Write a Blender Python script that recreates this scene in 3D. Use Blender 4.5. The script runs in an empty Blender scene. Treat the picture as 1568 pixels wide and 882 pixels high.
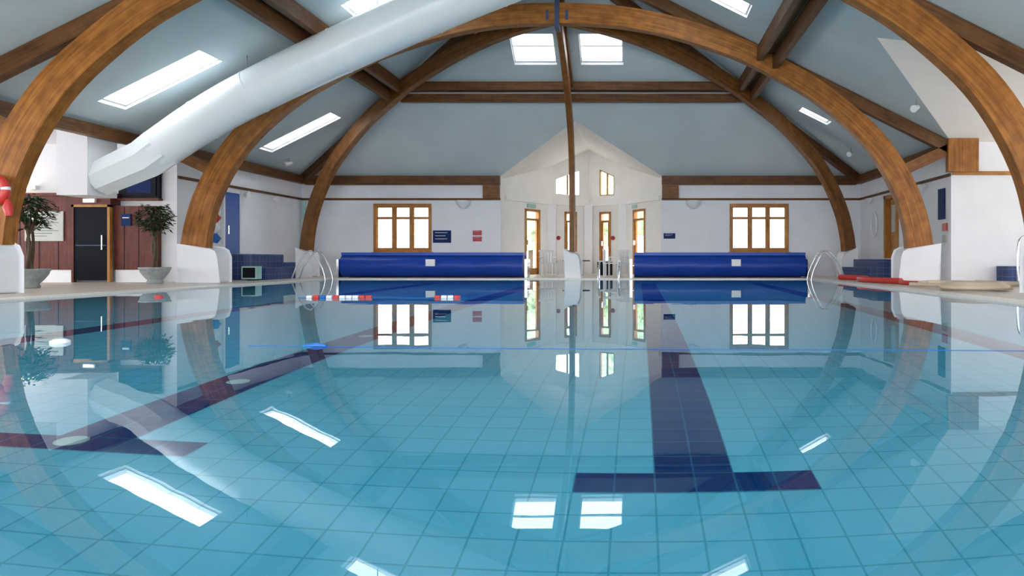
import bpy, math, random
from mathutils import Vector, geometry
random.seed(4)
sc=bpy.context.scene
XC=-1.68
# ---------------------------------------------------------------- materials
def nt(name):
    m=bpy.data.materials.new(name); m.use_nodes=True
    n=m.node_tree; b=n.nodes['Principled BSDF']
    return m,n,b
def mat(name,col,rough=.6,var=.08,scale=4,metal=0,bump=0,spec=None,emit=None):
    m,n,b=nt(name)
    tc=n.nodes.new('ShaderNodeTexCoord'); no=n.nodes.new('ShaderNodeTexNoise')
    no.inputs['Scale'].default_value=scale; no.inputs['Detail'].default_value=4
    n.links.new(tc.outputs['Object'],no.inputs['Vector'])
    r=n.nodes.new('ShaderNodeValToRGB')
    c1=[max(0,c*(1-var)) for c in col]; c2=[min(1,c*(1+var)) for c in col]
    r.color_ramp.elements[0].position=.3; r.color_ramp.elements[1].position=.7
    r.color_ramp.elements[0].color=(*c1,1); r.color_ramp.elements[1].color=(*c2,1)
    n.links.new(no.outputs['Fac'],r.inputs['Fac']); n.links.new(r.outputs['Color'],b.inputs['Base Color'])
    b.inputs['Roughness'].default_value=rough; b.inputs['Metallic'].default_value=metal
    if spec is not None: b.inputs['Specular IOR Level'].default_value=spec
    if bump:
        bp=n.nodes.new('ShaderNodeBump'); bp.inputs['Strength'].default_value=bump; bp.inputs['Distance'].default_value=.01
        n.links.new(no.outputs['Fac'],bp.inputs['Height']); n.links.new(bp.outputs['Normal'],b.inputs['Normal'])
    if emit:
        b.inputs['Emission Color'].default_value=(*emit[:3],1); b.inputs['Emission Strength'].default_value=emit[3]
    return m
def wood(name,c1,c2,rough=.45):
    m,n,b=nt(name)
    uv=n.nodes.new('ShaderNodeUVMap'); uv.uv_map='UVMap'
    mp=n.nodes.new('ShaderNodeMapping'); mp.inputs['Scale'].default_value=(1.2,22,1)
    n.links.new(uv.outputs[0],mp.inputs[0])
    no=n.nodes.new('ShaderNodeTexNoise'); no.inputs['Scale'].default_value=1.0; no.inputs['Detail'].default_value=5; no.inputs['Distortion'].default_value=.4
    n.links.new(mp.outputs[0],no.inputs['Vector'])
    r=n.nodes.new('ShaderNodeValToRGB'); r.color_ramp.elements[0].position=.3; r.color_ramp.elements[1].position=.72
    r.color_ramp.elements[0].color=(*c1,1); r.color_ramp.elements[1].color=(*c2,1)
    n.links.new(no.outputs['Fac'],r.inputs['Fac'])
    # lamination lines
    sp=n.nodes.new('ShaderNodeSeparateXYZ'); n.links.new(uv.outputs[0],sp.inputs[0])
    mu=n.nodes.new('ShaderNodeMath'); mu.operation='MULTIPLY'; mu.inputs[1].default_value=22
    fr=n.nodes.new('ShaderNodeMath'); fr.operation='FRACT'; lt=n.nodes.new('ShaderNodeMath'); lt.operation='LESS_THAN'; lt.inputs[1].default_value=.08
    n.links.new(sp.outputs[1],mu.inputs[0]); n.links.new(mu.outputs[0],fr.inputs[0]); n.links.new(fr.outputs[0],lt.inputs[0])
    # blotches
    n2=n.nodes.new('ShaderNodeTexNoise'); n2.inputs['Scale'].default_value=5; n.links.new(uv.outputs[0],n2.inputs['Vector'])
    mr=n.nodes.new('ShaderNodeMapRange'); mr.inputs[1].default_value=.3; mr.inputs[2].default_value=.7; mr.inputs[3].default_value=.75; mr.inputs[4].default_value=1.15
    n.links.new(n2.outputs['Fac'],mr.inputs[0])
    lm=n.nodes.new('ShaderNodeMath'); lm.operation='MULTIPLY_ADD'; lm.inputs[1].default_value=-.25
    n.links.new(lt.outputs[0],lm.inputs[0]); n.links.new(mr.outputs[0],lm.inputs[2])
    vm=n.nodes.new('ShaderNodeVectorMath'); vm.operation='SCALE'
    n.links.new(r.outputs['Color'],vm.inputs[0]); n.links.new(lm.outputs[0],vm.inputs['Scale'])
    n.links.new(vm.outputs[0],b.inputs['Base Color']); b.inputs['Roughness'].default_value=rough
    b.inputs['Specular IOR Level'].default_value=.3
    return m
def tile(name,c1,c2,mortar,size,off=(0,0,0),rough=.25,msize=.004,spec=.5):
    m,n,b=nt(name)
    g=n.nodes.new('ShaderNodeNewGeometry'); tc=n.nodes.new('ShaderNodeTexCoord')
    # pick a 2D projection from the surface normal (box mapping)
    sn=n.nodes.new('ShaderNodeSeparateXYZ'); n.links.new(g.outputs['True Normal'],sn.inputs[0])
    sp=n.nodes.new('ShaderNodeSeparateXYZ'); 
    ad=n.nodes.new('ShaderNodeVectorMath'); ad.operation='ADD'; ad.inputs[1].default_value=off
    n.links.new(tc.outputs['Object'],ad.inputs[0]); n.links.new(ad.outputs[0],sp.inputs[0])
    def ab(i):
        a=n.nodes.new('ShaderNodeMath'); a.operation='ABSOLUTE'; n.links.new(sn.outputs[i],a.inputs[0])
        t=n.nodes.new('ShaderNodeMath'); t.operation='GREATER_THAN'; t.inputs[1].default_value=.7; n.links.new(a.outputs[0],t.inputs[0]); return t
    gx,gz=ab(0),ab(2)
    mu=n.nodes.new('ShaderNodeMix'); mu.data_type='FLOAT'; n.links.new(gx.outputs[0],mu.inputs[0]); n.links.new(sp.outputs[0],mu.inputs[2]); n.links.new(sp.outputs[1],mu.inputs[3])
    mv=n.nodes.new('ShaderNodeMix'); mv.data_type='FLOAT'; n.links.new(gz.outputs[0],mv.inputs[0]); n.links.new(sp.outputs[2],mv.inputs[2]); n.links.new(sp.outputs[1],mv.inputs[3])
    cb=n.nodes.new('ShaderNodeCombineXYZ'); n.links.new(mu.outputs[0],cb.inputs[0]); n.links.new(mv.outputs[0],cb.inputs[1])
    br=n.nodes.new('ShaderNodeTexBrick'); br.offset=0; br.squash=1
    br.inputs['Scale'].default_value=1; br.inputs['Brick Width'].default_value=size; br.inputs['Row Height'].default_value=size
    br.inputs['Mortar Size'].default_value=msize; br.inputs['Mortar Smooth'].default_value=.1
    br.inputs['Color1'].default_value=(*c1,1); br.inputs['Color2'].default_value=(*c2,1); br.inputs['Mortar'].default_value=(*mortar,1)
    n.links.new(cb.outputs[0],br.inputs['Vector']); n.links.new(br.outputs['Color'],b.inputs['Base Color'])
    b.inputs['Roughness'].default_value=rough; b.inputs['Specular IOR Level'].default_value=spec
    return m
M={}
M['white']=mat('painted_wall',(.83,.84,.87),.7,.03,2,bump=.05)
M['cream']=mat('cream_plaster',(.88,.87,.83),.7,.03,2)
M['ceil']=mat('ceiling_paint',(.57,.67,.70),.75,.05,1.2)
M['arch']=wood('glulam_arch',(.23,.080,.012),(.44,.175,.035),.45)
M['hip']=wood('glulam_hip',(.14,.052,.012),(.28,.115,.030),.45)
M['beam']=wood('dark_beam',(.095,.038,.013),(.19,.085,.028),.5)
M['pine']=wood('pine_frame',(.38,.15,.028),(.54,.26,.07),.4)
M['maho']=wood('mahogany_panel',(.085,.016,.009),(.16,.034,.017),.45)
M['pool']=tile('pool_tile',(.105,.53,.72),(.12,.555,.745),(.05,.39,.55),.15,(-.06,-.075,0),spec=.3)
M['navy']=tile('navy_pool_tile',(.002,.040,.16),(.003,.048,.19),(.02,.15,.30),.15,(-.06,-.075,0),spec=.1)
M['stepn']=tile('navy_step_tile',(.015,.04,.14),(.02,.05,.17),(.10,.14,.26),.15,spec=.25)
M['deck']=tile('deck_tile',(.60,.52,.43),(.64,.56,.47),(.46,.40,.34),.2,rough=.35)
M['coping']=tile('coping_tile',(.82,.79,.72),(.86,.83,.76),(.66,.62,.56),.25,rough=.35)
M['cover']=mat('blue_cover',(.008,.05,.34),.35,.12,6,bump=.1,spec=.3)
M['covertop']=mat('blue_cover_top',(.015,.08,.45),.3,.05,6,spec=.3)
M['chrome']=mat('chrome',(.75,.77,.8),.15,.02,metal=1)
M['metal']=mat('galvanised_node',(.05,.07,.16),.4,.1,spec=.3)
M['duct']=mat('duct_fabric',(.78,.84,.86),.28,.02,3)
M['plast']=mat('white_plastic',(.82,.83,.84),.35,.02)
M['black']=mat('black_glass',(.006,.008,.011),.3,.05,spec=.05)
M['dark']=mat('dark_panel',(.012,.014,.024),.5,.1,spec=.1)
M['bsign']=mat('blue_sign',(.010,.03,.12),.5,.05,spec=.1)
M['rsign']=mat('red_sign',(.45,.03,.04),.4,.05)
M['red']=mat('red_plastic',(.60,.04,.03),.35,.08)
M['blue']=mat('blue_plastic',(.01,.12,.45),.35,.05)
M['bdoor']=mat('blue_paint',(.03,.10,.38),.4,.05)
M['paper']=mat('notice_paper',(.48,.51,.47),.6,.06,8)
M['ink']=mat('ink',(.08,.09,.1),.6,.05)
M['leaf']=mat('leaf_green',(.018,.042,.015),.6,.4,20,spec=.2)
M['bark']=mat('bark',(.10,.065,.04),.8,.2,20)
M['soil']=mat('soil',(.05,.03,.02),.9,.2,20)
M['stone']=mat('stone_pot',(.32,.36,.36),.6,.15,15,bump=.3)
M['hose']=mat('beige_hose',(.62,.50,.38),.55,.08)
M['hedge']=mat('hedge_green',(.34,.44,.27),.8,.5,6)
M['paving']=mat('outside_paving',(.6,.58,.54),.8,.08,3)
M['lamp']=mat('warm_lamp',(1,.85,.6),.4,.01,emit=(1,.8,.5,6))
M['grey']=mat('grey_plate',(.36,.60,.58),.4,.05)
# water
m,n,b=nt('pool_water_surface'); n.nodes.remove(b)
gl=n.nodes.new('ShaderNodeBsdfGlass'); gl.inputs['IOR'].default_value=1.333; gl.inputs['Roughness'].default_value=0
gl.inputs['Color'].default_value=(.95,.99,1,1)
tc=n.nodes.new('ShaderNodeTexCoord'); no=n.nodes.new('ShaderNodeTexNoise'); no.inputs['Scale'].default_value=1.6; no.inputs['Detail'].default_value=2
bp=n.nodes.new('ShaderNodeBump'); bp.inputs['Strength'].default_value=1; bp.inputs['Distance'].default_value=.0007
n.links.new(tc.outputs['Object'],no.inputs['Vector']); n.links.new(no.outputs['Fac'],bp.inputs['Height']); n.links.new(bp.outputs['Normal'],gl.inputs['Normal'])
n.links.new(gl.outputs[0],n.nodes['Material Output'].inputs['Surface']); M['water']=m

# ---------------------------------------------------------------- builder
ID=lambda a,b,c:(a,b,c)
class B:
    def __init__(s): s.v=[];s.f=[];s.m=[];s.uv=[];s.mats=[];s.sm=[]
    def mi(s,k):
        if k not in s.mats: s.mats.append(k)
        return s.mats.index(k)
    def face(s,ps,k,uv=None,smooth=False):
        i=len(s.v); s.v+= [tuple(p) for p in ps]; s.f.append(tuple(range(i,i+len(ps)))); s.m.append(s.mi(k)); s.sm.append(smooth)
        if uv is None:
            p=[Vector(q) for q in ps]
            e=[max(abs((q-p[0])[j]) for q in p) for j in range(3)]; L=sorted(range(3),key=lambda j:-e[j])
            uv=[(q[L[0]],q[L[1]]) for q in p]
        s.uv+=list(uv)
    def mesh(s,vs,fs,k,uvs=None,smooth=True):
        i=len(s.v); s.v+=[tuple(p) for p in vs]
        for f in fs:
            s.f.append(tuple(i+j for j in f)); s.m.append(s.mi(k)); s.sm.append(smooth)
            s.uv+=[(uvs[j] if uvs else (vs[j][0]+vs[j][1],vs[j][2])) for j in f]
    def box(s,a0,a1,b0,b1,c0,c1,k,f=ID):
        P=lambda a,b,c:f(a,b,c)
        q=[P(a0,b0,c0),P(a1,b0,c0),P(a1,b1,c0),P(a0,b1,c0),P(a0,b0,c1),P(a1,b0,c1),P(a1,b1,c1),P(a0,b1,c1)]
        for t in [(0,3,2,1),(4,5,6,7),(0,1,5,4),(1,2,6,5),(2,3,7,6),(3,0,4,7)]:
            s.face([q[j] for j in t],k)
    def slab(s,outer,holes,f,thick,k,k2=None,kh=None):
        """outer/holes in (u,v); front at w=0, back at w=thick"""
        loops=[outer]+holes
        tris=geometry.tessellate_polygon([[Vector((p[0],p[1],0)) for p in l] for l in loops])
        flat=[p for l in loops for p in l]
        for t in tris:
            s.face([f(*flat[j],0) for j in t],k,[flat[j] for j in t])
            s.face([f(*flat[j],thick) for j in reversed(t)],k2 or k,[flat[j] for j in reversed(t)])
        for li,l in enumerate(loops):
            for i in range(len(l)):
                a,b_=l[i],l[(i+1)%len(l)]
                s.face([f(*a,0),f(*b_,0),f(*b_,thick),f(*a,thick)],(kh or k) if li else k)
    def beam(s,path,side,depth,width,k,smooth=False,depths=None):
        P=[Vector(p) for p in path]; side=Vector(side).normalized(); n=len(P)
        rings=[];L=0;Ls=[]
        for i in range(n):
            t=(P[min(i+1,n-1)]-P[max(i-1,0)]).normalized(); nn=side.cross(t).normalized()
            if i: L+=(P[i]-P[i-1]).length
            Ls.append(L); d=(depths[i] if depths else depth)/2; w=width/2
            rings.append([P[i]+nn*d+side*w,P[i]+nn*d-side*w,P[i]-nn*d-side*w,P[i]-nn*d+side*w])
        vv=[0,width,width+depth,2*width+depth,2*width+2*depth]
        for i in range(n-1):
            for j in range(4):
                jj=(j+1)%4
                s.face([rings[i][j],rings[i][jj],rings[i+1][jj],rings[i+1][j]],k,[(Ls[i],vv[j]),(Ls[i],vv[j+1]),(Ls[i+1],vv[j+1]),(Ls[i+1],vv[j])])
        s.face(rings[0][::-1],k); s.face(rings[-1],k)
    def tube(s,path,r,k,seg=12,caps=True):
        P=[Vector(p) for p in path]; n=len(P); vs=[];fs=[]
        rr=r if isinstance(r,(list,tuple)) else [r]*n
        t0=(P[1]-P[0]).normalized(); up=Vector((0,0,1)) if abs(t0.z)<.9 else Vector((0,1,0))
        a=t0.cross(up).normalized()
        for i in range(n):
            t=(P[min(i+1,n-1)]-P[max(i-1,0)]).normalized(); a=(a-t*a.dot(t)).normalized(); b_=t.cross(a)
            for j in range(seg):
                q=2*math.pi*j/seg; vs.append(P[i]+(a*math.cos(q)+b_*math.sin(q))*rr[i])
        for i in range(n-1):
            for j in range(seg):
                jj=(j+1)%seg; fs.append((i*seg+j,i*seg+jj,(i+1)*seg+jj,(i+1)*seg+j))
        s.mesh(vs,fs,k,smooth=seg>8)
        if caps:
            s.face(vs[:seg][::-1],k); s.face(vs[-seg:],k)
    def lathe(s,prof,c,k,seg=24):
        vs=[];fs=[]
        for r,z in prof:
            for j in range(seg):
                q=2*math.pi*j/seg; vs.append((c[0]+r*math.cos(q),c[1]+r*math.sin(q),c[2]+z))
        for i in range(len(prof)-1):
            for j in range(seg):
                jj=(j+1)%seg; fs.append((i*seg+j,i*seg+jj,(i+1)*seg+jj,(i+1)*seg+j))
        s.mesh(vs,fs,k)
    def done(s,name,parent=None,bevel=0):
        me=bpy.data.meshes.new(name); me.from_pydata(s.v,[],s.f)
        for k in s.mats: me.materials.append(M[k])
        me.polygons.foreach_set('material_index',s.m); me.polygons.foreach_set('use_smooth',s.sm)
        ul=me.uv_layers.new(name='UVMap')
        ul.data.foreach_set('uv',[c for p in s.uv for c in p])
        me.update(); o=bpy.data.objects.new(name,me); sc.collection.objects.link(o)
        if bevel:
            md=o.modifiers.new('w','WELD'); md.merge_threshold=.0005
            bv=o.modifiers.new('b','BEVEL'); bv.width=bevel; bv.segments=3; bv.limit_method='ANGLE'
        return o
def cr(pts,n=8):
    P=[Vector(p) for p in pts]; P=[P[0]*2-P[1]]+P+[P[-1]*2-P[-2]]; out=[]
    for i in range(1,len(P)-2):
        for j in range(n):
            t=j/n; a,b,c,d=P[i-1:i+3]
            out.append(.5*((2*b)+(c-a)*t+(2*a-5*b+4*c-d)*t*t+(3*b-a-3*c+d)*t**3))
    out.append(P[-2]); return out

# ---------------------------------------------------------------- room constants
HW=8.15; YF=20.0; ZE=2.93; ZR=7.0; YA=13.8; S=(ZR-ZE)/HW; SH=(ZR-ZE)/(YF-YA); YB=-3.0
PH=5.85; PY0,PY1=.6,17.0
AL=15.0   # annex outer X (left, absolute -)
AR=13.0
X=lambda u:XC+u
zs=lambda u:ZR-S*abs(u)
# floor
b=B(); b.slab([(-AL,YB),(AR,YB),(AR,24),(-AL,24)],[[(X(-PH-.35),PY0-.35),(X(PH+.35),PY0-.35),(X(PH+.35),PY1+.25),(X(-PH-.35),PY1+.25)]],lambda u,v,w:(u,v,.02-w),.15,'deck'); b.done('floor')
# pool basin
b=B(); D=1.0; x0,x1=X(-PH),X(PH)
b.face([(x0,PY0,-D),(x1,PY0,-D),(x1,PY1,-D),(x0,PY1,-D)],'pool')
for p,q in [((x0,PY0),(x1,PY0)),((x1,PY0),(x1,PY1)),((x1,PY1),(x0,PY1)),((x0,PY1),(x0,PY0))]:
    for za,zb,k in [(-D,-.45,'pool'),(-.45,-.3,'navy'),(-.3,-.1,'pool')]:
        b.face([(*p,zb),(*q,zb),(*q,za),(*p,za)],k)
cpo=[(x0-.35,PY0-.35),(x1+.35,PY0-.35),(x1+.35,PY1+.25),(x0-.35,PY1+.25)]
b.slab(cpo,[[(x0,PY0),(x1,PY0),(x1,PY1),(x0,PY1)]],lambda u,v,w:(u,v,.024-w),.124,'coping')
z=-D+.004
def nav(a0,a1,c0,c1): b.face([(a0,c0,z),(a1,c0,z),(a1,c1,z),(a0,c1,z)],'navy')
for xa,ty in [(.06,2.475),(-2.34,2.625),(-4.74,2.475),(2.46,2.475)]:
    nav(xa,xa+.3,ty+.15,15.225); nav(xa-.3,xa+.6,ty,ty+.15); nav(xa-.3,xa+.6,15.225,15.375)
b.done('swimming_pool')
b=B(); b.face([(x0,PY0,0),(x1,PY0,0),(x1,PY1,0),(x0,PY1,0)],'water'); b.done('pool_water')
b=B()
for px,py in [(-2.25,2.72),(-2.19,3.75),(-2.19,5.5)]:
    b.lathe([(0,.012),(.05,.012),(.058,.006),(.058,0)],(px,py,z),'grey',20)
b.done('floor_inlet_plates')
# ---------------------------------------------------------------- walls
fF=lambda u,v,w:(X(u),YF+w,v)
wz=(.71,2.12)
wl=[(-6.05,-4.36),(4.33,6.05)]
b=B()
for (a,c),w in zip([(-HW-.2,-2.35),(2.35,HW+.2)],wl):
    b.slab([(a,0),(c,0),(c,ZE+.1),(a,ZE+.1)],[[(w[0],wz[0]),(w[1],wz[0]),(w[1],wz[1]),(w[0],wz[1])]],fF,.3,'white')
b.done('wall_far')
def window(name,f,a0,a1,z0,z1,cols,top=.27,k='pine',fr=.08,dark='pine'):
    b=B()
    b.box(a0,a1,z0,z0+fr,-.03,.12,k,f); b.box(a0,a1,z1-fr,z1,-.03,.12,k,f)
    b.box(a0,a0+fr,z0+fr,z1-fr,-.03,.12,k,f); b.box(a1-fr,a1,z0+fr,z1-fr,-.03,.12,k,f)
    b.box(a0-.05,a1+.05,z0-.05,z0,-.08,.02,k,f)
    ia0,ia1,iz0,iz1=a0+fr,a1-fr,z0+fr,z1-fr; w=(ia1-ia0)/cols
    for i in range(1,cols): b.box(ia0+w*i-.04,ia0+w*i+.04,iz0,iz1,.0,.09,dark,f)
    if top:
        zt=iz1-(iz1-iz0)*top; b.box(ia0,ia1,zt-.035,zt+.035,.01,.08,dark,f)
    for i in range(cols):
        c0=ia0+w*i+(.04 if i else 0); c1=ia0+w*(i+1)-(.04 if i<cols-1 else 0)
        b.box(c0,c0+.03,iz0,iz1,.03,.07,dark,f); b.box(c1-.03,c1,iz0,iz1,.03,.07,dark,f)
        b.box(c0+.03,c1-.03,iz0,iz0+.045,.03,.07,dark,f); b.box(c0+.03,c1-.03,iz1-.04,iz1,.03,.07,dark,f)
    return b.done(name)
window('window_1',fF,*wl[0],*wz,3); window('window_2',fF,*wl[1],*wz,3)
# side walls
fL=lambda u,v,w:(X(-HW)-w,u,v)
fR=lambda u,v,w:(X(HW)+w,u,v)
b=B(); b.slab([(14.6,0),(YF,0),(YF,ZE+.1),(14.6,ZE+.1)],[],fL,.3,'white'); b.done('wall_left')
b=B(); b.slab([(14.2,0),(YF,0),(YF,ZE+.1),(14.2,ZE+.1)],[[(17.05,.5),(17.95,.5),(17.95,2.15),(17.05,2.15)]],fR,.3,'white'); b.done('wall_right')
# annex walls
fA=lambda u,v,w:(u,14.6+w,v)
b=B(); b.slab([(-AL,0),(X(-HW)-.3,0),(X(-HW)-.3,ZE+.1),(-AL,ZE+.1)],[],fA,.25,'white'); b.done('wall_left_annex')
fA2=lambda u,v,w:(-AL-w,u,v)
gh=[(YB+.5+i*2.8,YB+2.9+i*2.8) for i in range(6)]
b=B(); b.slab([(YB,0),(14.85,0),(14.85,ZE+.1),(YB,ZE+.1)],[[(a,.3),(c,.3),(c,2.5),(a,2.5)] for a,c in gh],fA2,.25,'white'); b.done('wall_left_annex_side')
for i,(a,c) in enumerate(gh): window('window_%d'%(i+10),fA2,a,c,.3,2.5,3)  # unseen side windows, added to bring daylight into the hall
fB=lambda u,v,w:(u,14.2+w,v)
b=B(); b.slab([(X(HW)+.3,0),(AR,0),(AR,ZE),(X(HW)+.3,ZE)],[],fB,.25,'white'); b.done('wall_right_annex')
fB2=lambda u,v,w:(AR+w,u,v)
YC=11.4; ZC=zs(5.64)
gh=[(YB+.5,.8),(1.4,4.2),(4.8,7.8),(8.7,11.2),(11.7,13.8)]
b=B(); b.slab([(YB,0),(14.45,0),(14.45,ZE),(YC,ZC+.15),(8.6,ZE),(YB,ZE)],[[(a,.3),(c,.3),(c,2.5),(a,2.5)] for a,c in gh],fB2,.25,'white'); b.done('wall_right_annex_side')
for i,(a,c) in enumerate(gh): window('window_%d'%(i+20),fB2,a,c,.3,2.5,3)  # out-of-view windows, added so more sky light enters from the right
# unseen back wall behind the camera, large openings added to let in sky light
fK=lambda u,v,w:(u,YB-w,v)
gk=[(-14.6,-10.2),(-9.6,-5.3),(-4.9,-.6),(-.2,4.0),(4.4,8.4),(8.8,12.6)]
b=B(); b.slab([(-AL,0),(AR,0),(AR,ZE),(X(HW),ZE),(XC,ZR),(X(-HW),ZE),(-AL,ZE)],[[(a,.1),(c,.1),(c,2.7),(a,2.7)] for a,c in gk]+[[(X(-4.5),3.1),(X(4.5),3.1),(X(1.2),5.6),(X(-1.2),5.6)]],fK,.2,'white'); b.done('wall_back')
# ---------------------------------------------------------------- ceilings
def sky(c,yr): return [(c[0],yr[0]),(c[1],yr[0]),(c[1],yr[1]),(c[0],yr[1])]
skA=((5.85,7.6),(11.75,12.4)); skB=((5.85,7.6),(16.75,17.35)); skC=((2.0,3.75),(12.5,13.15)); skD=((5.65,6.35),(16.6,17.0))
near=[((5.6,7.2),(6.5,7.2)),((2.0,3.75),(7.5,8.2)),((2.0,3.75),(2.5,3.2)),((5.6,7.2),(1.5,2.2))]
TH=.12
b=B()
def mk(sign): return lambda u,v,w:(X(sign*u),v,zs(u)+w)
b.slab([(0,YB),(HW+.05,YB),(HW+.05,YF),(0,YA)],[sky(*k) for k in [skA,skB,skC]+near],mk(-1),TH,'ceil','ceil','plast')
b.slab([(0,YB),(HW,YB),(HW,8.6),(5.64,YC),(HW,14.2),(HW+.05,YF),(0,YA)],[sky(*k) for k in [skD,skC]+near[1:3]],mk(1),TH,'ceil','ceil','plast')
zh=lambda y:ZE+(YF-y)*SH
skH=[(-1.31,-.29),(.29,1.31)]
b.slab([(-HW,YF),(-2.35,YF),(0,18.12),(2.35,YF),(HW,YF),(0,YA)],[sky(k,(15.8,16.55)) for k in skH],lambda u,v,w:(X(u),v,zh(v)+w),TH,'ceil','ceil','plast')
b.done('ceiling')
b=B() # bay ceiling
kz=(4.16-ZE)/2.35
for s_ in (-1,1):
    b.slab([(0,18.12),(2.35,YF),(2.35,20.7),(1.2,22.6),(0,23.3)],[],(lambda s_:lambda u,v,w:(X(s_*u),v,4.16-kz*u+w))(s_),.2,'cream')
b.done('ceiling_bay')
b=B() # annex ceilings
b.box(-AL,X(-HW),YB,14.85,ZE+.02,ZE+.2,'white')
ks=(ZC-ZE)/(14.2-YC)
XV=lambda y: X(5.64+(HW-5.64)*abs(y-YC)/(14.2-YC))
b.slab([(X(5.64),YC),(XV(14.2),14.2),(AR,14.2),(AR,YC)],[],lambda u,v,w:(u,v,ZC-ks*(v-YC)+w),.2,'cream')
b.slab([(X(5.64),YC),(XV(8.6),8.6),(AR,8.6),(AR,YC)],[],lambda u,v,w:(u,v,ZC-ks*(YC-v)+w),.2,'cream')
b.box(X(HW),AR,YB,8.6,ZE+.02,ZE+.2,'white')
b.done('ceiling_annex')
# skylight frames
def skyframe(name,f,c,yr,bar=False,k='plast'):
    b=B(); (a0,a1),(y0,y1)=c,yr; t=.03
    b.box(a0,a1,y0,y0+t,.06,.14,k,f); b.box(a0,a1,y1-t,y1,.06,.14,k,f); b.box(a0,a0+t,y0,y1,.06,.14,k,f); b.box(a1-t,a1,y0,y1,.06,.14,k,f)
    if bar: b.box(a0,a1,(y0+y1)/2-.015,(y0+y1)/2+.01,.08,.11,k,f)
    b.done(name)
i=1
for k in [skA,skB,skC]: skyframe('skylight_%d'%i,mk(-1),*k); i+=1
for k in [skD,skC]: skyframe('skylight_%d'%i,mk(1),*k); i+=1
for k in skH: skyframe('skylight_%d'%i,lambda u,v,w:(X(u),v,zh(v)+w),k,(15.8,16.55),True); i+=1
# ---------------------------------------------------------------- bay
bp_=[(-2.35,20.3),(-2.35,20.6),(-1.15,22.5),(0,23.1),(1.15,22.5),(2.35,20.6),(2.35,20.3)]
bt=lambda u:4.16-kz*abs(u)+.03
holes={1:[(.9,1.62,0.02,2.08)],2:[(.42,.86,.02,2.08),(.10,1.02,2.62,3.3)],3:[(.42,.86,.02,2.08),(.28,1.0,2.62,3.3)],4:[(.66,1.38,.02,2.08)]}
b=B(); bf=[]
for i in range(6):
    p,q=Vector(bp_[i]),Vector(bp_[i+1]); L=(q-p).length; t=(q-p)/L; nrm=Vector((-t.y,t.x))
    f=(lambda p,t,nrm:lambda u,v,w:(X(p.x+t.x*u+nrm.x*w),p.y+t.y*u+nrm.y*w,v))(p,t,nrm)
    bf.append(f)
    hs=[[(h[0],h[2]),(h[1],h[2]),(h[1],h[3]),(h[0],h[3])] for h in holes.get(i,[])]
    # trapezoid upper windows
    if i==2: hs[1]=[(.10,2.62),(.98,2.62),(.98,3.5),(.10,3.15)]
    if i==3: hs[1]=[(.42,2.62),(.98,2.62),(.98,3.25),(.42,3.5)]
    b.slab([(0,0),(L,0),(L,bt(q.x)),(0,bt(p.x))],hs,f,.15,'cream')
    if i in(1,2,3,4): b.box(0,L,2.28,2.40,-.09,0.0,'cream',f)
for i in (2,3,4):
    p=bp_[i]; b.box(X(p[0])-.13,X(p[0])+.13,p[1]-.2,p[1]+.05,0,2.3,'plast')
b.done('wall_bay')
dn=1
for i in (1,2,3,4):
    h=holes[i][0]; f=bf[i]; b=B(); a0,a1,z0,z1=h
    fr=.075
    b.box(a0,a0+fr,z0,z1,-.02,.12,'pine',f); b.box(a1-fr,a1,z0,z1,-.02,.12,'pine',f); b.box(a0,a1,z1-fr,z1,-.02,.12,'pine',f)
    b.box(a0+fr,a1-fr,1.72,1.79,-.01,.1,'pine',f); b.box(a0+fr,a1-fr,z0,z0+.2,.02,.08,'pine',f)
    b.box(a0+fr,a0+fr+.05,z0,1.75,.02,.08,'pine',f); b.box(a1-fr-.05,a1-fr,z0,1.75,.02,.08,'pine',f)
    b.box(a0+fr+.01,a0+fr+.04,.95,1.1,-.04,.02,'chrome',f)
    b.done('door_%d'%dn); dn+=1
for i,(pts,n_) in {2:([(.10,2.62),(.98,2.62),(.98,3.5),(.10,3.15)],'window_5'),3:([(.42,2.62),(.98,2.62),(.98,3.25),(.42,3.5)],'window_6')}.items():
    b=B(); f=bf[i]
    for j in range(4):
        a,c=pts[j],pts[(j+1)%4]; b.beam([f(a[0],a[1],.06),f(c[0],c[1],.06)],Vector(f(0,0,1))-Vector(f(0,0,0)),.06,.1,'pine' if i==3 else 'cream')
    mx=(pts[0][0]+pts[1][0])/2; b.beam([f(mx,2.62,.06),f(mx,3.36,.06)],Vector(f(0,0,1))-Vector(f(0,0,0)),.05,.06,'pine')
    b.done(n_)
b=B(); b.box(1.0,1.4,2.12,2.24,-.03,-.0,'grey',bf[1]); b.done('exit_sign')
b=B(); b.box(.62,.9,2.12,2.24,-.03,-.0,'grey',bf[4]); b.done('exit_sign')
for i,a in ((2,.2),(3,.95)):
    b=B(); b.lathe([(0,0),(.07,0),(.07,.02),(0,.02)],(0,0,0),'rsign',16); o=b.done('push_button'); o.location=bf[i](a,1.2,-.03); o.rotation_euler=(math.pi/2,0,0)
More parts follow.
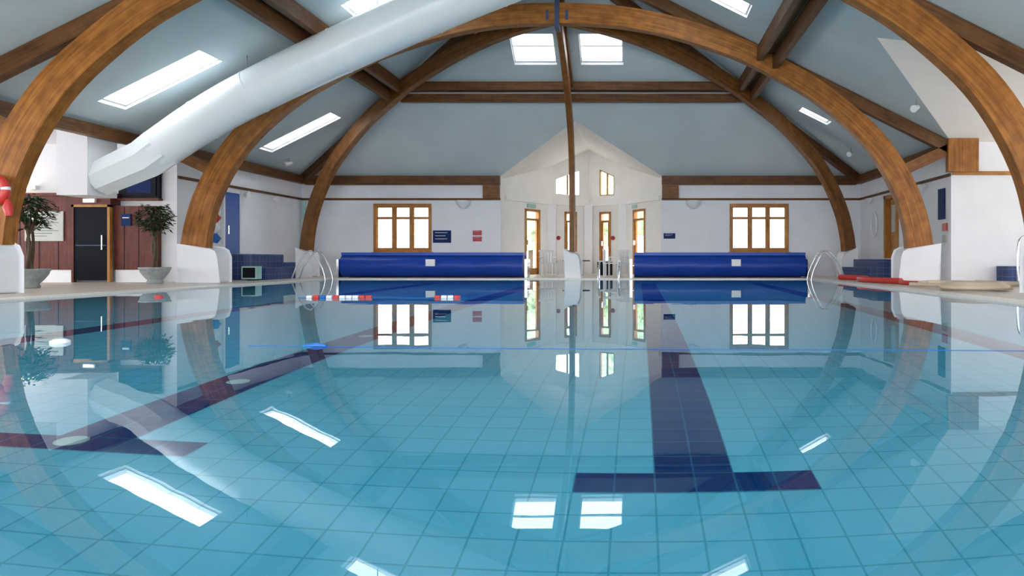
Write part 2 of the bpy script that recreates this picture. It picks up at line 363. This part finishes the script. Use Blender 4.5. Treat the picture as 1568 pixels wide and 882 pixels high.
# ---------------------------------------------------------------- timber frame
prof=[(7.48,.74),(7.42,1.15),(7.25,1.75),(6.93,2.40),(6.50,3.0),(5.95,3.52),(5.30,4.02),(4.6,4.42),(3.9,4.78),(3.2,5.04),(2.5,5.26),(1.8,5.42),(1.0,5.53),(0,5.57)]
def leg(dirx,diry,k,y0,name,scale=1.0,width=.2,depth=.46,b=None,zsc=1):
    pts=[(X(dirx*u/7.48),y0+diry*u/7.48,z_) for u,z_ in prof]
    P=cr(pts,4); n=len(P)
    dp=[depth*(1.15-.25*min(1,i/(n*.4))) for i in range(n)]
    side=Vector((-diry,dirx,0)).normalized()
    b.beam(P,side,depth,width,k,depths=dp)
def arch(y,name):
    b=B()
    for s_ in (-1,1): leg(7.48*s_,0,'arch',y,name,b=b,width=.22)
    for s_ in (-1,1):
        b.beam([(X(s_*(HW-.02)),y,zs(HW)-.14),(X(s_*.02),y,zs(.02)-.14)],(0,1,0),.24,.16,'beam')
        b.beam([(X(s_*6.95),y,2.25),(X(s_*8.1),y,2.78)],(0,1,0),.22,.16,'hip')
    b.box(XC-.045,XC+.045,y-.14,y+.14,5.25,5.85,'metal')
    for s_ in (-1,1): b.box(XC+s_*.2-.03,XC+s_*.2+.03,y-.12,y-.105,5.42,5.62,'metal')
    b.done(name)
for y in (14.2,9.7,5.2,.7): arch(y,'glulam_arch')
b=B() # hip legs
for s_ in (-1,1):
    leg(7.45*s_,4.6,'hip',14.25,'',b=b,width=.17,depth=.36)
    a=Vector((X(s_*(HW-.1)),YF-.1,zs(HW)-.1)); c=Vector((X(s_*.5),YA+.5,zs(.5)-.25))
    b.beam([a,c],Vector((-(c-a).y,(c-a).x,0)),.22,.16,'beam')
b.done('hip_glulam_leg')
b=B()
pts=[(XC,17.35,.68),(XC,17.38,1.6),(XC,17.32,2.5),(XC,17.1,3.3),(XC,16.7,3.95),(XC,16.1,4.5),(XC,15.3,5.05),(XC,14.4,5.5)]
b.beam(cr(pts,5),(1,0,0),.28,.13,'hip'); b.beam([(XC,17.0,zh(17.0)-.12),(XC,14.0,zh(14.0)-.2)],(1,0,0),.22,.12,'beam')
b.done('centre_glulam_leg')
# purlins (paired)
b=B()
for s_ in (-1,1):
    for du in (-.16,.16):
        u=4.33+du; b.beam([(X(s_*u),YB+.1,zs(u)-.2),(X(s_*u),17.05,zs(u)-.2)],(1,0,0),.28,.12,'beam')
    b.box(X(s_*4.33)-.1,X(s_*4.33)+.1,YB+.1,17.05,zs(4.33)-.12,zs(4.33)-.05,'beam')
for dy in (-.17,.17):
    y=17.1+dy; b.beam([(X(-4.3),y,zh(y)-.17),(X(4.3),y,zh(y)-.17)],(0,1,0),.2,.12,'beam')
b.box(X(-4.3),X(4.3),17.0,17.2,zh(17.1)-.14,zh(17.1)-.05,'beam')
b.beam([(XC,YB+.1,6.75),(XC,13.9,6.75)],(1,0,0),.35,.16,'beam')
b.done('roof_purlins')
b=B() # wall plates
for s_,ya in ((-1,YB+.1),(1,14.2)):
    b.beam([(X(s_*(HW-.08)),ya,ZE-.13),(X(s_*(HW-.08)),YF-.01,ZE-.13)],(1,0,0),.22,.16,'beam')
b.beam([(X(HW-.08),YB+.1,ZE-.13),(X(HW-.08),8.6,ZE-.13)],(1,0,0),.22,.16,'beam')
for a,c in ((-HW+.16,-2.35),(2.35,HW-.16)):
    b.beam([(X(a),YF-.07,ZE-.14),(X(c),YF-.07,ZE-.14)],(0,1,0),.26,.14,'beam')
b.done('wall_plate_beams')
b=B()
for s_ in (-1,1):
    b.box(X(s_*2.6)-.24,X(s_*2.6)+.24,YF-.13,YF-.01,2.28,2.67,'hip')
b.box(X(HW)-.12,X(HW)+.5,14.05,14.19,2.3,ZE+.05,'arch')
b.done('beam_end_blocks')
b=B()
for a,c in ((-HW,-2.35),(2.35,HW)): b.box(X(a),X(c),YF-.04,YF-.005,2.22,2.28,'beam')
b.box(X(-HW)+.005,X(-HW)+.04,14.6,YF,2.22,2.28,'beam'); b.box(X(HW)-.04,X(HW)-.005,14.2,YF,2.22,2.28,'beam')
b.box(X(HW)+.02,AR,14.15,14.195,2.24,2.32,'pine')
b.done('trim_1')
# downpipe in far-left corner
b=B(); b.tube([(X(-HW)+.12,YF-.1,.02),(X(-HW)+.12,YF-.1,2.2)],.05,'grey',12)
for z_ in (.6,1.5): b.tube([(X(-HW)+.12,YF-.1,z_-.03),(X(-HW)+.12,YF-.1,z_+.03)],.062,'plast',12)
b.done('downpipe')
# plinths
def plinth(xc,y,w,d,h,name='arch_plinth',s_=1):
    b=B(); pf=[(-w/2,0),(w/2,0),(w/2,h*.72),(w/2-.05,h*.9),(w/2-.14,h*.97),(-w/2,h*1.06)]
    pf=[(s_*p[0],p[1]) for p in pf]
    b.slab(pf,[],lambda u,v,w_:(xc+u,y-d/2+w_,v+.02),d,'white'); b.done(name,bevel=.04)
plinth(X(-7.32),14.2,.84,.4,.72); plinth(X(7.42),14.2,.8,.4,.72,s_=-1)
for y in (9.6,5.1,.6):
    plinth(X(-7.5),y,.75,.36,.72); plinth(X(7.5),y,.7,.36,.72,s_=-1)
for s_ in (-1,1): plinth(X(7.4*s_),18.8,.4,.4,.72,s_=-s_)
plinth(XC,17.52,.38,.4,.66)
# ---------------------------------------------------------------- duct
b=B()
path=[(-8.84,12.6,2.50),(-8.0,12.6,3.06),(-7.06,12.6,3.58),(-5.5,12.6,4.33),(-3.82,12.6,5.08),(-2.6,12.6,5.58),(-1.6,12.6,5.95)]
P=cr(path,5); b.tube(P,[.36+.07*min(1,i/18) for i in range(len(P))],'duct',40)
for i in range(5,len(P),5):
    p=P[i]; t=(P[min(i+1,len(P)-1)]-P[max(i-1,0)]).normalized(); r=.368+.07*min(1,i/18); b.tube([p-t*.015,p+t*.015],r,'duct',40)
b.tube([(-8.72,12.6,2.58),(-9.02,12.6,2.36),(-9.9,12.6,1.98)],[.38,.37,.33],'duct',8)
b.box(-10.4,-9.85,12.25,12.95,1.65,2.94,'white')
b.done('ventilation_duct')
b=B()
for x_,zt in ((-7.2,3.50),(-4.8,4.66),(-2.4,5.66)):
    b.tube([(x_,12.6,zt+.38),(x_,12.6,zs(x_-XC)+.02)],.01,'chrome',6)
b.done('duct_hangers')
# ---------------------------------------------------------------- pool covers
def cover(xa,xb,name,vx):
    b=B(); yc=18.25; seg=28; vs=[]; n=24
    for i in range(n+1):
        x_=xa+(xb-xa)*i/n
        for j in range(seg):
            q=2*math.pi*j/seg; r=.29+.006*math.sin(3*q+i*.9)
            vs.append((x_,yc+r*math.cos(q),.33+r*math.sin(q)))
    fs=[(i*seg+j,i*seg+(j+1)%seg,(i+1)*seg+(j+1)%seg,(i+1)*seg+j) for i in range(n) for j in range(seg)]
    b.mesh(vs,fs,'cover'); b.face(vs[:seg],'cover'); b.face(vs[-seg:][::-1],'cover')
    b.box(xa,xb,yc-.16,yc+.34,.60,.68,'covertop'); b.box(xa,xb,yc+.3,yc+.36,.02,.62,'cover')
    b.tube([(xa-.12,yc,.33),(xb+.12,yc,.33)],.05,'chrome',10)
    for e in (xa-.08,xb+.08): b.box(e-.03,e+.03,yc-.2,yc+.3,.02,.5,'chrome')
    b.box(vx-.12,vx+.12,yc-.33,yc-.27,.32,.5,'plast')
    b.done(name)
cover(-7.85,-3.05,'pool_cover_roller',-5.45); cover(-.12,4.4,'pool_cover_roller',2.55)
# ---------------------------------------------------------------- rails
def ladder(s_,y,name):
    b=B()
    for dy in (0,.4):
        pts=[(X(s_*6.6),y+dy,.03),(X(s_*6.45),y+dy,.40),(X(s_*6.25),y+dy,.66),(X(s_*6.1),y+dy,.68),(X(s_*5.95),y+dy,.45),(X(s_*5.8),y+dy,0.05),(X(s_*5.76),y+dy,-.7)]
        b.tube(cr(pts,6),.018,'chrome',10)
    for zz in (-.15,-.4,-.65): b.box(X(s_*5.76)-.04,X(s_*5.76)+.04,y,y+.4,zz-.015,zz+.015,'chrome')
    b.done(name)
ladder(-1,16.35,'pool_ladder'); ladder(1,16.35,'pool_ladder')
b=B()
for dx in (0,.5):
    x_=-1.0+dx; b.tube(cr([(x_,17.5,.03),(x_,17.5,.3),(x_+.02,17.35,.45),(x_+.02,17.0,.4),(x_,16.85,.15),(x_,16.8,-.5)],6),.018,'chrome',10)
b.done('pool_handrail')
# ---------------------------------------------------------------- steps beside pool
b=B(); xw=X(-HW)+.02
b.box(xw,xw+.85,15.9,17.3,.02,.62,'stepn'); b.box(xw,xw+.85,17.3,17.9,.02,.42,'stepn'); b.box(xw+.85,xw+1.15,15.9,17.3,.02,.30,'stepn'); b.done('tiled_steps')
b=B(); xw=X(HW)-.02
b.box(xw-.75,xw,16.4,18.2,.02,.5,'stepn'); b.box(xw-1.05,xw-.75,16.4,18.2,.02,.30,'stepn'); b.done('tiled_steps')
b=B(); b.box(7.4,9.5,13.75,14.18,.02,.36,'stepn'); b.box(8.1,9.5,13.75,14.18,.36,.42,'stepn'); b.done('tiled_bench')
b=B(); fr=lambda u,v,w:(X(HW)-.02+w,u,v)
b.box(17.05,17.15,.52,2.15,-.04,.2,'pine',fr);b.box(17.85,17.95,.52,2.15,-.04,.2,'pine',fr);b.box(17.05,17.95,2.05,2.15,-.04,.2,'pine',fr);b.box(17.15,17.85,.52,2.05,.1,.15,'pine',fr)
b.box(17.25,17.75,1.2,1.9,.085,.1,'paper',fr); b.box(17.2,17.24,1.0,1.15,.04,.1,'chrome',fr)
b.done('door_5')
b=B(); fl=lambda u,v,w:(X(-HW)+.005+w,u,v)
b.box(16.2,16.8,.64,2.1,0,.04,'bdoor',fl); b.box(16.15,16.2,.64,2.15,0,.06,'plast',fl); b.box(16.8,16.85,.64,2.15,0,.06,'plast',fl);b.box(16.15,16.85,2.1,2.15,0,.06,'plast',fl); b.box(16.27,16.31,1.1,1.3,.04,.09,'chrome',fl); b.done('door_6')
b=B(); b.box(-8.98,-8.64,15.5,15.72,.05,.34,'grey'); b.box(-8.95,-8.67,15.49,15.51,.08,.31,'black'); b.box(-8.9,-8.7,15.55,15.7,.02,.06,'dark'); b.done('portable_monitor')
b=B()
for i,(k,z_) in enumerate((('plast',1.75),('red',1.45),('plast',1.2),('blue',.98))):
    b.tube([(X(-HW)+.15,15.65,z_+.1),(X(-HW)+.17,15.67,z_),(X(-HW)+.15,15.65,z_-.1)],[.05,.11,.06],k,10)
b.tube([(X(-HW)+.06,15.65,.8),(X(-HW)+.06,15.65,1.95)],.02,'chrome',10); b.done('buoyancy_aid_rack')
# ---------------------------------------------------------------- sauna front
b=B(); Y=14.3
b.box(-13.1,-11.82,Y,14.58,.28,1.82,'maho'); b.box(-11.02,-10.15,Y+.1,14.58,.28,1.62,'maho'); b.box(-11.82,-11.02,Y,14.58,1.64,1.82,'maho')
b.box(-13.1,-11.85,Y+.02,14.58,.02,.28,'plast'); b.box(-11.0,-10.15,Y+.12,14.58,.02,.28,'plast')
b.box(-13.15,-10.95,Y-.05,14.58,1.82,1.88,'maho')
for x_ in (-12.9,-12.5,-12.1,-10.8,-10.5): b.box(x_-.006,x_+.006,Y-.004 if x_<-11 else Y+.096,Y+.11,.28,1.6,'dark')
b.done('sauna_cabin')
b=B()
b.box(-11.82,-11.77,Y-.02,Y+.06,.02,1.64,'maho'); b.box(-11.07,-11.02,Y-.02,Y+.06,.02,1.64,'pine'); b.box(-11.82,-11.02,Y-.02,Y+.06,1.59,1.64,'pine')
b.box(-11.77,-11.07,Y+.0,Y+.03,.06,1.59,'black'); b.box(-11.74,-11.1,Y-.012,Y+.0,.78,.8,'metal'); b.tube([(-11.16,Y-.05,.7),(-11.16,Y-.05,1.0)],.012,'chrome',9)
for zz in (.72,.98): b.tube([(-11.16,Y-.05,zz),(-11.16,Y+.01,zz)],.01,'chrome',6)
b.done('door_7')
b=B(); b.box(-11.55,-11.3,Y-.06,Y-.001,1.68,1.76,'plast'); b.box(-11.52,-11.33,Y-.065,Y-.055,1.69,1.74,'lamp'); b.done('sauna_lamp')
b=B(); b.box(-12.78,-11.98,Y-.03,Y-.008,.88,1.5,'paper')
for i in range(9): b.box(-12.7,-12.08-.12*(i%3),Y-.034,Y-.03,1.42-.055*i,1.43-.055*i,'ink')
b.done('notice_board')
b=B(); b.box(-10.85,-10.65,Y+.07,Y+.095,1.2,1.45,'bsign'); b.box(-10.82,-10.68,Y+.065,Y+.07,1.36,1.38,'plast'); b.done('wall_sign')
b=B(); b.box(-11.0,-10.14,14.5,14.58,1.78,2.3,'dark'); b.box(-10.92,-10.2,14.48,14.5,1.84,2.24,'dark'); b.box(-10.8,-10.3,14.475,14.48,1.9,2.16,'bsign'); b.box(-11.04,-10.12,14.46,14.58,2.3,2.35,'beam');b.box(-11.04,-10.12,14.46,14.58,1.74,1.79,'maho'); b.done('dark_hatch')
b=B()
for x_ in (-13.0,-12.86): b.lathe([(0,.06),(.04,.05),(.05,0),(.04,-.05),(0,-.06)],(x_,14.45,2.02),'lamp',12)
b.box(-13.1,-12.76,14.5,14.58,1.98,2.06,'plast'); b.done('wall_lamp')
# ---------------------------------------------------------------- plants
def plant(x_,y,h,name,seed):
    random.seed(seed); b=B(); g=.72
    b.lathe([(r*g,z_*.95) for r,z_ in [(0,0),(.18,0),(.2,.03),(.17,.07),(.25,.14),(.34,.24),(.36,.3),(.38,.31),(.38,.34),(.34,.34),(.32,.28),(0,.28)]],(x_,y,.02),'stone',28)
    b.lathe([(0,.28),(.22,.275)],(x_,y,.02),'soil',28)
    for k in range(3):
        a=k*2.1; b.tube(cr([(x_+.05*math.cos(a),y+.05*math.sin(a),.26),(x_-.05*math.cos(a),y+.04*math.sin(a),.28+h*.3),(x_+.08*math.cos(a),y+.08*math.sin(a),h*.75)],5),[.03-.0015*i for i in range(11)],'bark',9)
    for k in range(22):
        a=random.random()*6.28; r=random.uniform(.1,.3); zz=random.uniform(h*.72,h)
        b.tube([(x_,y,h*.6),(x_+r*math.cos(a)*.6,y+r*math.sin(a)*.6,zz*.93),(x_+r*math.cos(a),y+r*math.sin(a),zz)],.008,'bark',5)
    for k in range(620):
        a=random.random()*6.28; e=random.uniform(-1,1); r=.32*random.random()**.5
        p=Vector((x_+r*math.cos(a)*math.sqrt(1-e*e*.7),y+r*math.sin(a)*math.sqrt(1-e*e*.7),h*.86+e*h*.15+random.uniform(-.12,.05)*(r>.22)))
        d=Vector((math.cos(a),math.sin(a),random.uniform(-1.2,.3))).normalized()*random.uniform(.07,.12); w=d.cross(Vector((random.random()-.5,random.random()-.5,1))).normalized()*.022
        b.face([p,p+d*.45+w,p+d,p+d*.45-w],'leaf')
    b.done(name)
plant(-9.56,13.55,1.55,'potted_fig_tree',2); plant(-10.12,11.4,1.55,'potted_fig_tree',7)
# lifebuoy on near left arch
b=B(); vs=[];c=Vector((X(-7.24),9.48,1.46))
N,K=32,12
for i in range(N):
    a=2*math.pi*i/N
    for j in range(K):
        q=2*math.pi*j/K; r=.17+.055*math.cos(q); vs.append((c.x+r*math.cos(a),c.y+.055*math.sin(q),c.z+r*math.sin(a)))
for i in range(N):
    fk=[( i*K+j,i*K+(j+1)%K,((i+1)%N)*K+(j+1)%K,((i+1)%N)*K+j) for j in range(K)]
    b.mesh(vs,fk,'plast' if i%8==0 else 'red')
b.done('lifebuoy')
b=B(); b.tube([(X(-7.06),9.5,1.33),(X(-7.06),9.5,1.22),(X(-7.04),9.5,1.1)],[.03,.06,.04],'red',12); b.tube([(X(-7.06),9.5,1.33),(X(-7.1),9.58,1.4)],.01,'red',9); b.done('throw_bag')
# ---------------------------------------------------------------- wall signs etc.
def sign(x_,z_,w,h,k,name,y=YF,lines=3):
    b=B(); b.box(x_-w/2,x_+w/2,y-.025,y-.003,z_-h/2,z_+h/2,k)
    for i in range(lines): b.box(x_-w*.38,x_+w*.3-.05*(i%2),y-.028,y-.025,z_+h*.3-i*h*.25,z_+h*.3-i*h*.25+h*.035,'plast')
    b.done(name)
sign((677-978)/52.5,1.16,.52,.36,'bsign','wall_sign'); sign((731-978)/52.5,1.27,.26,.14,'rsign','wall_sign',lines=1); sign((731-978)/52.5,1.09,.26,.14,'rsign','wall_sign',lines=1)
sign((1025-978)/52.5,1.18,.34,.16,'bsign','wall_sign',lines=2)
for x_ in ((711-978)/52.5,(1061-978)/52.5):
    b=B(); b.lathe([(0,-.16),(.08,-.14),(.16,-.06),(.2,.03),(.2,.08),(0,.08)],(x_,YF-.12,2.12),'plast',20); b.box(x_-.1,x_+.1,YF-.06,YF-.003,2.05,2.2,'plast'); b.done('wall_uplighter')
b=B(); b.box(14.45,14.75,1.35,2.0,-.0,.03,'bsign',lambda u,v,w:(X(HW)-.035+w,u,v)); b.done('wall_sign')
for z_ in (.85,1.1):
    b=B(); b.box(14.35,14.55,z_,z_+.16,0,.03,'rsign' if z_>1 else 'paper',lambda u,v,w:(X(HW)-.035+w,u,v)); b.done('wall_sign')
b=B(); P=[(X(HW)-.06,18.7+.22*math.cos(t*.2617),1.45+.32*math.sin(t*.2617)) for t in range(25)]
b.tube(P,.03,'plast',10); b.done('coiled_hose')
def spot(u,y,dz=.12):
    b=B(); x_=X(u); z_=zs(u)-.01
    if y>YF-(HW-abs(u))*(YF-YA)/HW: z_=zh(y)
    b.tube([(x_,y,z_),(x_,y,z_-dz)],.012,'chrome',6); b.tube([(x_+.05,y+.07,z_-dz+.0),(x_-.08,y-.06,z_-dz-.06)],[.04,.07],'plast',14); b.done('spot_lamp')
for u,y in ((6.95,13.0),(6.9,16.0),(-7.6,18.2),(7.2,17.8)): spot(u,y)
for y in (15.4,17.0,18.4):
    b=B(); b.tube([(X(-HW)+.05,y,2.12),(X(-HW)+.16,y,2.1)],[.05,.09],'plast',14); b.done('wall_speaker')
for y in (15.4,18.9):
    b=B(); b.tube([(X(HW)-.05,y,2.15),(X(HW)-.16,y,2.1)],[.05,.09],'plast',14); b.done('wall_speaker')
# hoses on right deck
b=B()
P=cr([(4.75,16.2,.08),(5.1,15.4,.08),(4.7,14.6,.08),(4.85,13.8,.08),(5.05,13.2,.08)],8); b.tube(P,.06,'red',10)
P=cr([(5.0,14.9,.06),(5.3,14.0,.06),(5.0,13.0,.06),(5.2,12.4,.06)],8); b.tube(P,.045,'red',10); b.done('red_hose')
b=B()
pts=[(4.75,12.0,.065)]
for i in range(26):
    a=i*.8; pts.append((5.15+.5*math.cos(a)*(1-.012*i),10.5+.45*math.sin(a)*(1-.012*i),.065+.003*i))
b.tube(cr(pts,5),.035,'hose',10)
P=cr([(5.0,12.2,.07),(5.5,12.7,.07),(6.1,12.4,.07),(6.6,12.0,.07),(6.9,11.2,.07)],8); b.tube(P,.045,'hose',9)
b.done('vacuum_hose')
b=B(); b.tube(cr([(6.98,12.6,.03),(6.96,12.6,.5),(7.0,12.6,.85),(7.15,12.6,.92),(7.28,12.6,.7),(7.3,12.6,.03)],6),.02,'chrome',10); b.done('grab_rail')
# ---------------------------------------------------------------- bay furniture
def chair(x_,y,rot,name):
    b=B(); c,s_=math.cos(rot),math.sin(rot)
    f=lambda a,b_,h:(x_+a*c-b_*s_,y+a*s_+b_*c,h*.85+.02)
    b.box(-.24,.24,-.22,.22,.42,.45,'plast',f)
    for a in (-.23,.19):
        for d in (-.21,.17): b.box(a,a+.04,d,d+.04,0,.42,'plast',f)
        b.box(a,a+.04,-.22,.22,.62,.65,'plast',f); b.box(a,a+.04,-.21,-.17,.45,.62,'plast',f)
    for k in range(5): b.box(-.21+k*.09,-.16+k*.09,.19,.22,.45,.84,'plast',f)
    b.box(-.24,.24,.19,.225,.82,.9,'plast',f); b.done(name)
chair(-2.7,20.6,.5,'patio_chair'); chair(-.6,20.5,-.6,'patio_chair'); chair(-.75,19.0,1.5,'patio_chair')
b=B(); b.lathe([(0,.45),(.42,.45),(.42,.42),(.03,.42),(.03,.05),(.22,.02),(.22,0)],(-1.9,20.9,.02),'dark',24); b.done('round_table')
b=B(); b.box(-1.25,-.8,20.7,21.1,.02,.42,'dark'); b.box(-1.2,-.85,20.72,21.08,.42,.46,'plast'); b.done('storage_crate')
# ---------------------------------------------------------------- floating things
b=B()
for i in range(10):
    x_=-4.28+i*.085; b.tube([(x_,8.85,.01),(x_+.07,8.85,.01)],.026,'red' if i in(1,4,8,9) else ('blue' if i==2 else 'plast'),10)
for i in range(4):
    x_=-2.63+i*.085; b.tube([(x_,8.85,.01),(x_+.07,8.85,.01)],.026,'red' if i in(0,3) else 'plast',10)
b.tube([(-4.4,8.85,.005),(-2.2,8.85,.005)],.004,'blue',6)
b.done('lane_float_line')
b=B(); P=cr([(-2.25,3.95,.002),(-1.6,3.9,.002),(-.4,3.82,.002),(1.2,3.78,.002),(2.6,3.72,.002),(4.1,3.7,.02)],8); b.tube(P,.0015,'blue',6)
b.tube([(-1.92,3.94,.0),(-1.85,3.94,.006),(-1.79,3.93,0)],[.01,.016,.01],'blue',10); b.done('safety_rope')
b=B(); b.lathe([(0,.02),(.03,.018),(.05,.008),(.05,-.01),(.03,-.02),(0,-.02)],(-3.46,4.1,.005),'plast',20); b.done('chlorine_float')
b=B(); b.lathe([(0,.025),(.04,.022),(.055,.0),(.04,-.02),(0,-.02)],(-6.3,9.0,.005),'red',16); b.done('red_float')
# ---------------------------------------------------------------- outside
b=B(); b.box(-40,40,24.05,60,-.1,0,'paving'); b.done('ground_outside')
import bmesh
from mathutils import noise
def hedge(x_,y,r,h,sd,name='garden_tree'):
    bm=bmesh.new(); bmesh.ops.create_icosphere(bm,subdivisions=4,radius=1)
    for v in bm.verts:
        d=1+.35*noise.noise(v.co*2.3+Vector((sd,0,0)))+.18*noise.noise(v.co*6+Vector((0,sd,0)))
        v.co=Vector((x_+v.co.x*r*d,y+v.co.y*r*d,h*.62+v.co.z*h*.42*d))
    me=bpy.data.meshes.new(name); bm.to_mesh(me); me.materials.append(M['hedge']); o=bpy.data.objects.new(name,me); sc.collection.objects.link(o)
    b=B(); b.tube([(x_,y,0),(x_,y,h*.4)],.12,'bark',9); t=b.done('trunk'); t.parent=o
hedge(-5.2,33,1.6,4.6,1); hedge(-1.2,36,1.7,5.2,2); hedge(2.2,34,1.4,4.3,3)
# ---------------------------------------------------------------- light
w=bpy.data.worlds.new('World'); sc.world=w; w.use_nodes=True
bg=w.node_tree.nodes['Background']; bg.inputs[0].default_value=(.93,.96,1,1); bg.inputs[1].default_value=7.4
# camera
cd=bpy.data.cameras.new('camera'); cd.sensor_width=36; cd.lens=1050/1568*36; cd.shift_x=-194/1568; cd.shift_y=-44/1568; cd.clip_end=200
co=bpy.data.objects.new('camera',cd); co.location=(0,0,.5); co.rotation_euler=(math.pi/2,0,0); sc.collection.objects.link(co); sc.camera=co
sc.view_settings.view_transform='Standard'
